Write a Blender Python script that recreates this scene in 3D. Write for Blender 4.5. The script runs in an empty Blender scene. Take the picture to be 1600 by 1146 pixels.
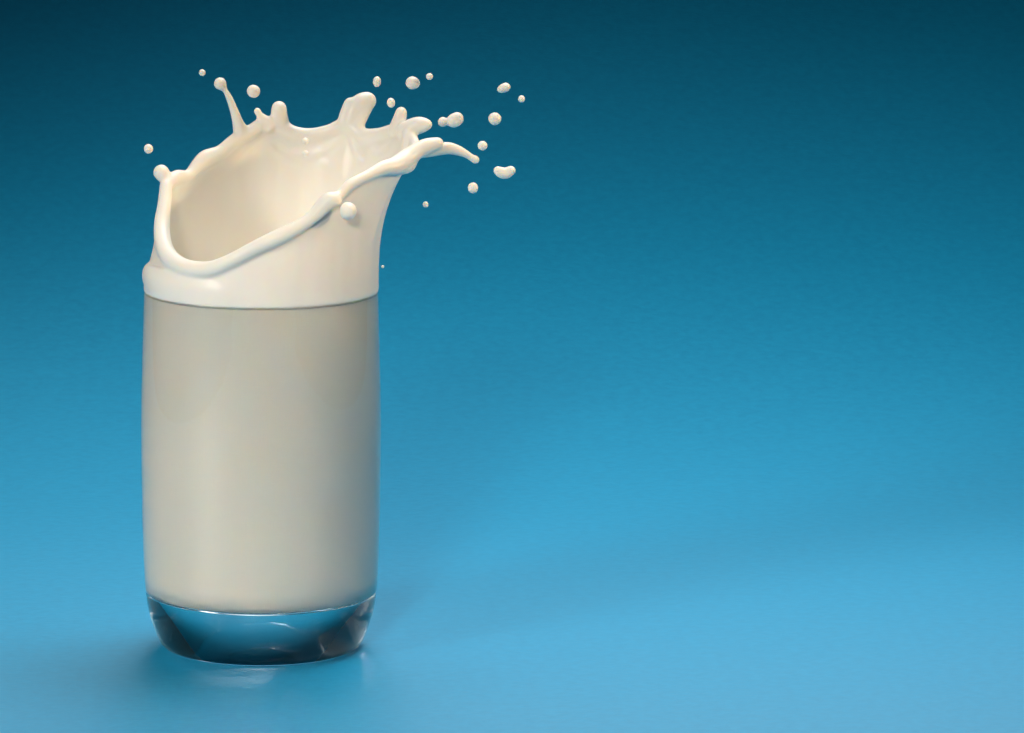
import bpy, bmesh, math, random
import numpy as np
from mathutils import Vector, Matrix, noise

random.seed(7)
np.random.seed(7)
S = bpy.context.scene
COL = S.collection

# ------------------------------------------------------------------ camera
PITCH = math.radians(9.5)
DIST = 1.6
MM = 0.0002                      # metres per photo pixel at the glass axis
AXIS = 408                       # photo column of the glass axis
AIM = Vector((0.0, 0.0, 0.0895))
FWD = Vector((0.0, math.cos(PITCH), -math.sin(PITCH)))
UP = Vector((0.0, math.sin(PITCH), math.cos(PITCH)))
EYE = AIM - FWD * DIST
cam = bpy.data.cameras.new('camera')
cam.sensor_width = 36.0
cam.lens = 36.0 * DIST / (1600 * MM)
cam.shift_x = (800 - AXIS) / 1600
cam.clip_start = 0.05
cam.clip_end = 30.0
cam_o = bpy.data.objects.new('camera', cam)
cam_o.location = EYE
cam_o.rotation_euler = (math.pi / 2 - PITCH, 0, 0)
COL.objects.link(cam_o)
S.camera = cam_o

# ------------------------------------------------------------------ world: dark studio
w = bpy.data.worlds.new('World')
S.world = w
w.use_nodes = True
bg = w.node_tree.nodes['Background']
bg.inputs[0].default_value = (0.35, 0.40, 0.45, 1)
bg.inputs[1].default_value = 0.01

# ------------------------------------------------------------------ studio lamps and added helper lights
def area(name, loc, aim, sx, sy, power, color=(1, 1, 1), spread=180):
    l = bpy.data.lights.new(name, 'AREA')
    l.shape = 'RECTANGLE'
    l.size, l.size_y = sx, sy
    l.energy = power
    l.color = color
    l.spread = math.radians(spread)
    o = bpy.data.objects.new(name, l)
    o.location = loc
    o.rotation_euler = (Vector(aim) - Vector(loc)).to_track_quat('-Z', 'Y').to_euler()
    COL.objects.link(o)
    return o

area('overhead_softbox', (0.25, 0.28, 0.85), (0.16, -0.02, 0.0), 0.70, 0.50, 2.85, (1.0, 0.98, 0.95), 100)
area('added_sheen_light', (0.15, 0.80, 0.70), (0.03, -0.26, 0.0), 1.70, 0.45, 0.46, (1.0, 0.98, 0.95), 42)  # added lamp: puts sheen on the near paper and rims the milk
area('front_softbox', (-0.90, -0.84, 0.46), (0.0, 0.0, 0.06), 1.00, 0.60, 1.14, (1.0, 0.95, 0.88), 23)
area('added_fill', (-0.22, -1.18, 0.50), (0.0, 0.0, 0.036), 0.50, 0.20, 0.265, (1.0, 0.905, 0.795), 12)  # added fill that brightens the milk in the glass from the front
area('added_warm_kicker', (0.72, -0.16, 0.35), (0.0, 0.0, 0.138), 0.16, 0.06, 0.026, (1.0, 0.73, 0.44), 8)  # added warm lamp that tans the splash's outer wall

# ------------------------------------------------------------------ render settings
S.view_settings.view_transform = 'Standard'
S.view_settings.look = 'None'
S.view_settings.exposure = 0.0
S.view_settings.gamma = 1.0
S.render.engine = 'CYCLES'
cy = S.cycles
cy.max_bounces = 16
cy.transmission_bounces = 14
cy.glossy_bounces = 8
cy.diffuse_bounces = 5
cy.caustics_reflective = False
cy.caustics_refractive = True
cy.blur_glossy = 0.3
cy.sample_clamp_indirect = 0.0
cy.use_denoising = True

# ------------------------------------------------------------------ helpers
def at(px, py, depth=0.0):
    """point of the place seen at photo pixel (px, py), `depth` photo pixels behind the glass axis"""
    d = FWD + Vector((1, 0, 0)) * ((px - AXIS) * MM / DIST) - UP * ((py - 573) * MM / DIST)
    t = (depth * MM - EYE.y) / d.y
    return EYE + d * t

def tag(o, label=None, cat=None, group=None, kind=None):
    if label: o['label'] = label
    if cat: o['category'] = cat
    if group: o['group'] = group
    if kind: o['kind'] = kind
    return o

def mesh_obj(name, verts, faces, mat, parent=None, smooth=True):
    me = bpy.data.meshes.new(name)
    me.from_pydata(verts, [], faces)
    me.update()
    if smooth:
        me.polygons.foreach_set('use_smooth', [True] * len(me.polygons))
    me.materials.append(mat)
    o = bpy.data.objects.new(name, me)
    COL.objects.link(o)
    o.parent = parent
    return o

def spline(pts, step):
    """Catmull-Rom through rows of pts (any number of columns), sampled about every `step` (first 3 columns)"""
    p = np.asarray(pts, float)
    n = len(p)
    out = []
    for i in range(n - 1):
        a, b, c, d = p[max(i - 1, 0)], p[i], p[i + 1], p[min(i + 2, n - 1)]
        m = max(2, int(np.linalg.norm(c[:3] - b[:3]) / step) + 1)
        t = (np.arange(m) / m)[:, None]
        out.append(0.5 * (2 * b + (c - a) * t + (2 * a - 5 * b + 4 * c - d) * t ** 2 + (3 * b - a - 3 * c + d) * t ** 3))
    out.append(p[-1:])
    return np.vstack(out)

def blur(f, sig):
    k = int(3 * sig + 1)
    w_ = np.exp(-0.5 * (np.arange(-k, k + 1) / sig) ** 2).astype(np.float32)
    w_ /= w_.sum()
    for ax in range(3):
        g = np.zeros_like(f)
        pad = [(0, 0)] * 3
        pad[ax] = (k, k)
        q = np.pad(f, pad, mode='edge')
        for j in range(2 * k + 1):
            sl = [slice(None)] * 3
            sl[ax] = slice(j, j + f.shape[ax])
            g += w_[j] * q[tuple(sl)]
        f = g
    return f

def liquid(spheres, vox, sig=1.6, relax=3):
    """one continuous skin round a cloud of spheres (x, y, z, r): distance field, blur, surface nets"""
    s = np.asarray(spheres, float)
    T = 4.0 * vox
    lo = (s[:, :3] - s[:, 3:4]).min(0) - 8 * vox
    hi = (s[:, :3] + s[:, 3:4]).max(0) + 8 * vox
    dim = np.ceil((hi - lo) / vox).astype(int) + 1
    f = np.full(dim.prod(), T, np.float32)
    rad = np.ceil((s[:, 3] + T) / vox).astype(int)
    for k in np.unique(rad):
        q = s[rad == k]
        ax = np.arange(-k, k + 1)
        off = np.stack(np.meshgrid(ax, ax, ax, indexing='ij'), -1).reshape(-1, 3)
        off = off[(off ** 2).sum(1) <= (k + 1) ** 2]
        chunk = max(1, 1500000 // len(off))
        for c in range(0, len(q), chunk):
            qq = q[c:c + chunk]
            base = np.round((qq[:, :3] - lo) / vox).astype(int)
            idx = base[:, None, :] + off[None]
            dd = idx * vox + lo - qq[:, None, :3]
            val = np.sqrt((dd ** 2).sum(-1)) - qq[:, 3:4]
            flat = (idx[..., 0] * dim[1] + idx[..., 1]) * dim[2] + idx[..., 2]
            np.minimum.at(f, flat.ravel(), val.ravel().astype(np.float32))
    f = np.clip(f.reshape(dim), -T, T)
    f = blur(f, sig)
    # surface nets
    ins = f < 0
    c = np.zeros(np.array(dim) - 1, np.uint8)
    for dx in (0, 1):
        for dy in (0, 1):
            for dz in (0, 1):
                c += ins[dx:dim[0] - 1 + dx, dy:dim[1] - 1 + dy, dz:dim[2] - 1 + dz]
    cell = np.argwhere((c > 0) & (c < 8))
    num = np.full(c.shape, -1, np.int64)
    num[tuple(cell.T)] = np.arange(len(cell))
    acc = np.zeros((len(cell), 3))
    cnt = np.zeros(len(cell))
    cor = [(a, b, d) for a in (0, 1) for b in (0, 1) for d in (0, 1)]
    for i, A in enumerate(cor):
        for B in cor[i + 1:]:
            if sum(abs(a - b) for a, b in zip(A, B)) != 1:
                continue
            fa = f[tuple((cell + A).T)]
            fb = f[tuple((cell + B).T)]
            m = (fa < 0) != (fb < 0)
            t = np.where(m, fa / np.where(m, fa - fb, 1), 0)
            pt = cell + np.array(A) + t[:, None] * (np.array(B) - np.array(A))
            acc += np.where(m[:, None], pt, 0)
            cnt += m
    verts = acc / cnt[:, None]
    faces = []
    for ax in range(3):
        u, v = (ax + 1) % 3, (ax + 2) % 3
        sl0 = [slice(1, -1)] * 3
        sl0[ax] = slice(0, -1)
        sl1 = [slice(1, -1)] * 3
        sl1[ax] = slice(1, None)
        a_, b_ = ins[tuple(sl0)], ins[tuple(sl1)]
        for flip, msk in ((False, a_ & ~b_), (True, ~a_ & b_)):
            e = np.argwhere(msk)
            if not len(e):
                continue
            for k in (u, v):
                e[:, k] += 1
            du = np.zeros(3, int); du[u] = 1
            dv = np.zeros(3, int); dv[v] = 1
            ids = [num[tuple((e - du - dv).T)], num[tuple((e - dv).T)], num[tuple(e.T)], num[tuple((e - du).T)]]
            qd = np.stack(ids if not flip else ids[::-1], 1)
            faces.append(qd)
    faces = np.vstack(faces)
    faces = faces[(faces >= 0).all(1)]
    # light Laplacian relaxation (with a push back so thin parts keep their girth)
    n = len(verts)
    for it in range(relax * 2):
        sm = np.zeros((n, 3)); ct = np.zeros(n)
        for k in range(4):
            i0, i1 = faces[:, k], faces[:, (k + 1) % 4]
            for d in range(3):
                sm[:, d] += np.bincount(i0, verts[i1, d], n)
            ct += np.bincount(i0, minlength=n)
        lap = sm / np.maximum(ct, 1)[:, None] - verts
        lap[ct == 0] = 0
        verts = verts + (0.55 if it % 2 == 0 else -0.57) * lap
    return verts * vox + lo, faces

def fast_mesh(name, verts, faces, mat, parent=None):
    me = bpy.data.meshes.new(name)
    me.vertices.add(len(verts))
    me.vertices.foreach_set('co', np.asarray(verts, np.float32).ravel())
    me.loops.add(faces.size)
    me.loops.foreach_set('vertex_index', faces.ravel().astype(np.int32))
    me.polygons.add(len(faces))
    me.polygons.foreach_set('loop_start', (np.arange(len(faces)) * 4).astype(np.int32))
    me.polygons.foreach_set('use_smooth', np.ones(len(faces), bool))
    me.update(calc_edges=True)
    me.validate()
    me.materials.append(mat)
    o = bpy.data.objects.new(name, me)
    COL.objects.link(o)
    o.parent = parent
    return o

def lathe(name, prof, mat, parent=None, seg=192, closed=False):
    verts, faces, rings = [], [], []
    for r, z in prof:
        if r < 1e-7:
            rings.append([len(verts)])
            verts.append((0, 0, z))
        else:
            rings.append(list(range(len(verts), len(verts) + seg)))
            for k in range(seg):
                a = 2 * math.pi * k / seg
                verts.append((r * math.cos(a), r * math.sin(a), z))
    pairs = list(zip(rings[:-1], rings[1:]))
    if closed:
        pairs.append((rings[-1], rings[0]))
    for A, B in pairs:
        for k in range(seg):
            k2 = (k + 1) % seg
            if len(A) == 1 and len(B) == 1:
                break
            if len(A) == 1:
                faces.append((A[0], B[k2], B[k]))
            elif len(B) == 1:
                faces.append((A[k], A[k2], B[0]))
            else:
                faces.append((A[k], A[k2], B[k2], B[k]))
    return mesh_obj(name, verts, faces, mat, parent)

# ------------------------------------------------------------------ materials
def new_mat(name):
    m = bpy.data.materials.new(name)
    m.use_nodes = True
    nt = m.node_tree
    return m, nt, nt.nodes['Principled BSDF']

def milk_material(name, spec, scale):
    m, nt, p = new_mat(name)
    p.inputs['Base Color'].default_value = (0.735, 0.712, 0.65, 1)  # splash milk colour darkened to offset the strong light on it
    p.inputs['Roughness'].default_value = 0.33
    p.inputs['IOR'].default_value = 1.35
    p.inputs['Specular IOR Level'].default_value = spec
    p.inputs['Subsurface Weight'].default_value = 1.0
    p.inputs['Subsurface Radius'].default_value = (1.0, 0.68, 0.42)
    p.inputs['Subsurface Scale'].default_value = scale
    p.subsurface_method = 'RANDOM_WALK'
    return m

M_MILK = milk_material('milk', 0.5, 0.0020)
M_MILK_BRIGHTENED = milk_material('milk_brightened_in_glass', 0.03, 0.0012)     # wetted by the glass: low specular; base colour lightened below to offset dim light
q = M_MILK_BRIGHTENED.node_tree.nodes['Principled BSDF']
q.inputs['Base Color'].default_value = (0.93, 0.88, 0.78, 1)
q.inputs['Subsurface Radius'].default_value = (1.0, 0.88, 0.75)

M_GLASS, nt, p = new_mat('clear_glass')
p.inputs['Base Color'].default_value = (0.985, 0.995, 0.99, 1)
p.inputs['Roughness'].default_value = 0.0
p.inputs['IOR'].default_value = 1.5
p.inputs['Transmission Weight'].default_value = 1.0

M_PAPER, nt, p = new_mat('blue_paper')
N, L = nt.nodes, nt.links
tc = N.new('ShaderNodeTexCoord')
fib = N.new('ShaderNodeTexNoise')
fib.inputs['Scale'].default_value = 900.0
fib.inputs['Detail'].default_value = 4.0
mot = N.new('ShaderNodeTexNoise')
mot.inputs['Scale'].default_value = 260.0
mot.inputs['Detail'].default_value = 5.0
mp = N.new('ShaderNodeMapping')
mp.inputs['Scale'].default_value = (0.35, 1.0, 1.0)
L.new(tc.outputs['Object'], mp.inputs['Vector'])
L.new(mp.outputs['Vector'], fib.inputs['Vector'])
L.new(tc.outputs['Object'], mot.inputs['Vector'])
ramp = N.new('ShaderNodeMix'); ramp.data_type = 'RGBA'
ramp.inputs[6].default_value = (0.001, 0.245, 0.470, 1)
ramp.inputs[7].default_value = (0.004, 0.335, 0.595, 1)
L.new(mot.outputs['Fac'], ramp.inputs[0])
L.new(ramp.outputs[2], p.inputs['Base Color'])
p.inputs['Roughness'].default_value = 0.46
p.inputs['Specular IOR Level'].default_value = 0.5
bmp = N.new('ShaderNodeBump')
bmp.inputs['Strength'].default_value = 0.7
bmp.inputs['Distance'].default_value = 0.0002
L.new(fib.outputs['Fac'], bmp.inputs['Height'])
L.new(bmp.outputs['Normal'], p.inputs['Normal'])

# ------------------------------------------------------------------ the setting: one sweep of blue paper
def backdrop():
    prof = [(-1.3 + 0.05 * k, 0.0) for k in range(0, 31)]        # flat up to y = 0.2
    y, z, step = 0.2, 0.0, 0.02
    for k in range(1, 96):                                       # then an ever steeper sweep
        a = math.radians(86) * min(1.0, k / 78) ** 1.15
        y += step * math.cos(a)
        z += step * math.sin(a)
        prof.append((y, z))
    xs = [-0.50 + 0.0675 * k for k in range(17)]                 # a roll about a metre wide, dark studio beyond
    verts = [(x, y, z) for (y, z) in prof for x in xs]
    nx = len(xs)
    faces = [(j * nx + i, j * nx + i + 1, (j + 1) * nx + i + 1, (j + 1) * nx + i)
             for j in range(len(prof) - 1) for i in range(nx - 1)]
    tag(mesh_obj('backdrop', verts, faces, M_PAPER), kind='structure')
backdrop()

# ------------------------------------------------------------------ drinking glass
RIM = 0.1172
OUT = [(0.0290, 0.0002), (0.0303, 0.0006), (0.0314, 0.0016), (0.0324, 0.0032), (0.0334, 0.0056), (0.0345, 0.0088),
       (0.0355, 0.0125), (0.0361, 0.0160), (0.0366, 0.0215), (0.0370, 0.0300), (0.0373, 0.0420), (0.03745, 0.0540), (0.03755, 0.0640),
       (0.0375, 0.0760), (0.0373, 0.0860), (0.0370, 0.0960), (0.0367, 0.1050), (0.0364, RIM - 0.0008)]
def dense(prof, n):
    q = spline([(r, z, 0) for r, z in prof], 0.0007)
    return [(a, b) for a, b, _ in q]
OUTD = dense(OUT, 0)
def r_out(z):
    zs = np.array([b for a, b in OUTD]); rs = np.array([a for a, b in OUTD])
    return float(np.interp(z, zs, rs))
WALL = 0.0018
Z_IN = 0.0167
def r_in(z):
    rr = r_out(z) - WALL
    c = 0.0075                                    # rounded inner corner
    if z < Z_IN + c:
        t = (Z_IN + c - z) / c
        rr -= c * 1.15 * (1 - math.sqrt(max(0, 1 - t ** 2.2)))
    return rr
prof = [(0.0, 0.0010), (0.014, 0.0009), (0.024, 0.0006), (0.0270, 0.00015), (0.0280, 0.0)] + OUTD
rt = OUTD[-1][0]
for k in range(1, 8):
    a = math.pi * k / 8
    prof.append((rt - WALL / 2 + WALL / 2 * math.cos(a), RIM - 0.0008 + 0.0008 * math.sin(a)))
zz = np.concatenate([np.linspace(RIM - 0.0008, Z_IN + 0.0080, 90), Z_IN + 0.0075 * (1 - np.sin(np.linspace(0.02, math.pi / 2, 24)))])
for z in zz:
    prof.append((r_in(z), z))
rb = r_in(Z_IN)
for k in range(1, 9):
    t = k / 8
    prof.append((rb * (1 - t), Z_IN - 0.0006 * (1 - (1 - t) ** 2)))
glass = lathe('drinking_glass', prof, M_GLASS)
tag(glass, 'tall clear drinking glass with thick base, full of milk, standing on blue paper', 'glass')

# ------------------------------------------------------------------ milk: body in the glass + splash crown
milk = bpy.data.objects.new('milk', None)
milk.empty_display_size = 0.02
COL.objects.link(milk)
milk.location = (0, 0, 0)
tag(milk, 'creamy white milk filling the glass and splashing up into a crown above its rim', 'milk')

E_ = 0.00012
bp = [(0.0, Z_IN - 0.0006 - E_)]
for k in range(1, 8):
    t = 1 - k / 8
    bp.append((rb * (1 - t), Z_IN - 0.0006 * (1 - (1 - t) ** 2) - E_))
for z in zz[::-1]:
    if z < RIM - 0.0012:
        bp.append((r_in(z) + E_, z - (E_ if z < Z_IN + 0.0072 else 0)))
bp += [(0.0335, RIM - 0.0018), (0.030, RIM - 0.0040), (0.024, RIM - 0.0062), (0.014, RIM - 0.0078), (0.0, RIM - 0.0083)]
bp = [(r, max(z, Z_IN + 0.0012)) for r, z in bp]
lathe('milk_body', bp, M_MILK_BRIGHTENED, milk)

# rim of the crown, anticlockwise from the left bead through the front: photo x, photo y, depth, girth (photo pixels)
RIMPTS = [
    (259, 290, 40, 10), (257, 318, 20, 11), (253, 350, -5, 12.5), (255, 380, -42, 13.5), (264, 401, -82, 14), (282, 415, -115, 13.5),
    (305, 421, -140, 13), (332, 420, -160, 12.5), (365, 406, -176, 11.5), (400, 387, -184, 11.5), (430, 373, -185, 12.3), (460, 358, -182, 11.2), (486, 341, -176, 10.4),
    (512, 316, -166, 13), (530, 306, -153, 8.3), (547, 289, -143, 8.8), (574, 275, -125, 8.8), (599, 263, -104, 11.5), (616, 260, -88, 14),
    (634, 249, -64, 15), (650, 236, -40, 12), (650, 225, -10, 7), (642, 212, 22, 9), (630, 200, 52, 11), (612, 204, 84, 10),
    (590, 210, 112, 10), (566, 210, 132, 11), (545, 194, 146, 12), (515, 204, 158, 10), (486, 210, 166, 10), (460, 208, 169, 11),
    (437, 198, 169, 12), (412, 193, 163, 10), (388, 207, 152, 10), (366, 219, 140, 10), (344, 238, 128, 11), (322, 247, 116, 13),
    (309, 258, 104, 11), (294, 274, 88, 9), (275, 276, 66, 10), (259, 290, 40, 10)]
rim = []
for x, y, d, r in RIMPTS:
    q = at(x, y, d)
    rim.append((q.x, q.y, q.z, r * MM))
rim = spline(rim, 0.0005)
sph = [tuple(q) for q in rim]
Z0 = RIM - 0.0030
# wrinkles on the sheet: (degrees round the crown, photo pixels below its edge) polylines, height, width
RIDGES = [([(98, 26), (86, 20), (75, 30), (66, 34), (56, 30), (48, 18)], 0.00030, 5.5),
          ([(44, 12), (41, 24), (36, 36)], 0.00055, 4.5), ([(42, 14), (45, 30), (46, 50), (45.5, 80)], 0.00016, 5.0),
          ([(30, 24), (24, 34), (17, 30)], 0.00046, 5.0), ([(100, 30), (108, 40), (116, 36), (128, 30), (140, 30)], 0.00022, 7.0),
          ([(58, 48), (56, 52)], 0.00022, 4.0), ([(86, 34), (80, 44), (70, 46)], 0.00020, 6.0), ([(345, 30), (343, 70), (338, 110)], 0.00040, 9.0), ([(322, 40), (324, 90)], 0.00025, 10.0)]
def wrinkle(deg, ell):
    out = 0.0
    for pl, amp, wd in RIDGES:
        best = 1e9
        for (d0, e0), (d1, e1) in zip(pl[:-1], pl[1:]):
            ax, ay, bx, by = d0 * 3.1, e0, d1 * 3.1, e1
            px, py = deg * 3.1 - ax, ell - ay
            ux, uy = bx - ax, by - ay
            t = max(0.0, min(1.0, (px * ux + py * uy) / (ux * ux + uy * uy)))
            best = min(best, (px - t * ux) ** 2 + (py - t * uy) ** 2)
        if best < 9 * wd * wd:
            out += amp * math.exp(-best / (wd * wd))
    return out
tot = len(rim)
for i, (x, y, z, rr) in enumerate(rim):
    th = math.atan2(y, x)
    rt_ = math.hypot(x, y)
    front = max(0.0, -math.sin(th))
    rb_ = 0.0352
    H = z - Z0
    n = int(math.hypot(H, rt_ - rb_) / 0.0005) + 2
    for k in range(n):
        v = k / n
        ell = (1 - v) * H
        q_ = min(1.0, max(0.0, (rt_ - 0.0345) / 0.006)); e = 1.0 + 1.6 * q_ * q_ * (3 - 2 * q_)
        rad = rb_ + (rt_ - rb_) * v ** e
        # gentle vertical streaks and lumps on the sheet
        wob = noise.noise(Vector((math.cos(th) * 5, math.sin(th) * 5, z * 0 + v * 1.3)))
        wob2 = noise.noise(Vector((math.cos(th) * 11 + 9, math.sin(th) * 11, v * 2.0)))
        rad += 0.0005 * wob * math.sin(math.pi * min(1, v * 1.1)) - 0.0017 * math.exp(-((math.degrees(th) % 360 - 292) / 42) ** 2) * max(0.0, (v - 0.35) / 0.65) ** 1.5
        t0 = 0.00070 + 0.0008 * (1 - v) ** 1.3 + 0.00012 * wob2
        t = t0 + max(0.0, (0.8 if front > 0.3 else 1.0) * rr - t0) * math.exp(-(ell / ((0.55 if front > 0.3 else 0.8) * rr + 1e-6)) ** 2)
        t += wrinkle(math.degrees(th) % 360, ell / MM)
        sph.append((rad * math.cos(th), rad * math.sin(th), Z0 + H * v, t))

# collar of milk lapping over the outside of the glass rim: fat at the left, thin in front, hardly any at the right
NC = 520
for k in range(NC):
    th = 2 * math.pi * k / NC
    left = max(0.0, math.cos(th - math.pi * 1.08)) ** 2
    fr = max(0.0, math.cos(th - math.pi * 1.47))
    right = max(0.0, math.cos(th)) ** 2
    low = RIM - 0.0008 - 0.0024 * fr ** 1.4 - 0.0007 * left + 0.0004 * right + 0.00025 * noise.noise(Vector((math.cos(th) * 3, math.sin(th) * 3, 4)))
    top = RIM + 0.0015 + 0.0026 * left + 0.0022 * fr
    m = 12
    for j in range(m + 1):
        v = j / m
        r = 0.0006 + 0.0004 * math.sin(math.pi * v) - 0.00005 * v + (0.0002 * left - 0.0002 * right) * (1 - v)
        bulge = 0.0004 * left * math.sin(math.pi * min(1, v * 0.95 + 0.12))
        rad = (r_out(min(low, RIM - 0.001)) - 0.00045 - 0.0006 * right) * (1 - v) + 0.0352 * v + bulge
        sph.append((rad * math.cos(th), rad * math.sin(th), low + r + (top - low) * v, r))

def tube(pts, step=0.0004):
    q = []
    for x, y, d, r in pts:
        c = at(x, y, d)
        q.append((c.x, c.y, c.z, r * MM))
    sph.extend(tuple(a) for a in spline(q, step))

# fingers, beads and folds thrown up from the crown's rim
tube([(262, 284, 48, 10), (257, 277, 52, 11), (252, 270, 54, 13)])                                   # left bead
tube([(379, 212, 152, 10), (376, 204, 148, 12), (372, 193, 143, 9.3), (366, 174, 138, 7.2), (358, 153, 134, 6), (352, 142, 132, 5), (348, 136, 131, 6.5), (344, 131, 130, 10.5)])
tube([(437, 204, 176, 13), (436.5, 190, 172, 15), (436, 180, 168, 13.2), (436, 170, 165, 12.5)])
tube([(418, 196, 163, 13), (410, 186, 160, 8.5), (405, 179, 158, 5.5), (402, 174, 157, 6.6)])
tube([(546, 206, 147, 12), (549, 190, 147, 15), (555, 172, 149, 16), (565, 162, 150, 16.5), (574, 158, 150, 14.5)])
tube([(536, 192, 148, 10), (541, 174, 149, 9.5), (547, 162, 150, 10)])
tube([(573, 168, 146, 10), (566, 182, 142, 10), (560, 200, 136, 9), (566, 214, 130, 8)])
tube([(620, 204, 64, 14), (624, 188, 60, 11), (627, 176, 58, 9.5)])
tube([(632, 206, 40, 14), (644, 199, 30, 14), (656, 196, 24, 13.5), (667, 195, 20, 9)])
tube([(633, 252, 2, 8), (636, 232, 10, 9), (639, 212, 20, 11)])
tube([(634, 250, -64, 15), (650, 237, -52, 13), (666, 229, -44, 12.5), (684, 224, -38, 9.5)])
tube([(650, 240, -40, 9), (672, 236, -30, 10), (698, 232, -22, 10), (714, 235, -18, 8.5), (728, 241, -15, 6.6), (737, 247, -13, 6), (743, 250, -12, 7.3)])
tube([(620, 262, -80, 12), (636, 258, -62, 13), (645, 246, -48, 10)])
tube([(500, 326, -170, 11.5), (516, 313, -167, 13), (527, 315, -166, 8)])

v_, f_ = liquid(sph, 0.00032, 1.7, 4)
crown = fast_mesh('splash_crown', v_, f_, M_MILK, milk)
print('crown verts', len(v_))

# ------------------------------------------------------------------ droplets in the air
def droplet(px, py, depth, rx, ry, rot, label, lump=0.0):
    bm = bmesh.new()
    bmesh.ops.create_icosphere(bm, subdivisions=4, radius=1.0)
    c, s_ = math.cos(math.radians(rot)), math.sin(math.radians(rot))
    rz = 0.5 * (rx + ry)
    for v in bm.verts:
        q = v.co.copy()
        g = 1 + lump * (q.x + 0.6 * (q.x * q.x - 0.33)) + 0.05 * noise.noise(q * 0.9 + Vector((px, py, 0)))
        x, y, z = q.x * rx, q.y * rz * g, q.z * ry * g
        v.co = Vector((x * c - z * s_, y, x * s_ + z * c)) * MM
    me = bpy.data.meshes.new('milk_droplet')
    bm.to_mesh(me); bm.free()
    me.polygons.foreach_set('use_smooth', [True] * len(me.polygons))
    me.materials.append(M_MILK)
    o = bpy.data.objects.new('milk_droplet', me)
    o.location = at(px, py, depth)
    COL.objects.link(o)
    return tag(o, label, 'droplet', 'milk droplets flung into the air')

def lumpy(px, py, depth, balls, label):
    c0 = at(px, py, depth)
    s = []
    for x, y, d, r in spline(balls, 1.0):
        q = at(x, y, depth + d) - c0
        s.append((q.x, q.y, q.z, r * MM))
    vv, ff = liquid(s, 0.00016, 1.6, 3)
    o = fast_mesh('milk_droplet', vv, ff, M_MILK)
    o.location = c0
    return tag(o, label, 'droplet', 'milk droplets flung into the air')

droplet(316, 114, 120, 5.2, 5.4, 0, 'tiny round milk droplet just up and left of the tip of the long thin spike')
droplet(396, 143, 150, 10.6, 10.2, -30, 'round milk droplet floating between the long thin spike and the stubby finger', 0.03)
droplet(232, 233, 40, 7.2, 7.6, 0, 'lone small milk droplet at far left, above the bead on the crown\'s left edge')
droplet(589, 128, 140, 6.3, 8.4, 0, 'small upright oval milk droplet above the thick rounded finger at the back')
droplet(611, 161, 110, 6.4, 7.8, 10, 'small soft milk droplet between the thick finger and the slim finger')
droplet(645, 130, 80, 11.2, 10.0, -8, 'largest blunt milk droplet high above the right side, next to a tiny one', -0.06)
droplet(671, 120, 70, 5.5, 5.3, 0, 'tiny round milk droplet beside the big blunt one high above the right side')
droplet(787, 138, 40, 10.6, 7.4, 22, 'tilted oval milk droplet at upper right, near the farthest tiny one', 0.12)
droplet(815, 155, 30, 5.3, 5.7, 0, 'tiny milk droplet farthest to the right in the spray')
droplet(773, 186, 20, 10.0, 10.0, -30, 'round milk droplet at right, below the tilted oval one', 0.05)
droplet(754, 228, -5, 7.6, 7.3, 0, 'small round milk droplet just above the tip of the long curved tongue')
droplet(739, 294, -20, 8.0, 8.7, 10, 'small egg-shaped milk droplet below the tip of the curved tongue', 0.04)
droplet(665, 320, -30, 4.5, 4.7, 0, 'tiny milk droplet lowest in the spray, right of the crown\'s right wall')
droplet(544, 330, -172, 13.0, 13.6, 0, 'big round milk ball in front of the crown, below the knot in its edge')
droplet(477, 221, -60, 5.2, 5.4, 0, 'upper of two tiny milk droplets in front of the crown\'s inside back wall')
droplet(477.5, 240, -60, 4.6, 4.6, 0, 'lower of two tiny milk droplets in front of the crown\'s inside back wall')
droplet(598, 417, 10, 2.4, 2.2, 0, 'speck of milk beside the glass rim at the right')
lumpy(703, 190, 60, [(692, 191, 0, 8), (698, 191, 0, 5.5), (704, 190, 0, 7), (709, 189, 0, 11), (714, 186, 0, 10.5)],
      'twin milk droplet of a small and a large ball joined, right of the blunt lobe')
lumpy(788, 270, 0, [(778, 267, 0, 7), (783, 270, 0, 8.6), (790, 271, 0, 9), (798, 267, 0, 7.6)],
      'bean-shaped milk droplet at the right, dented along its top')
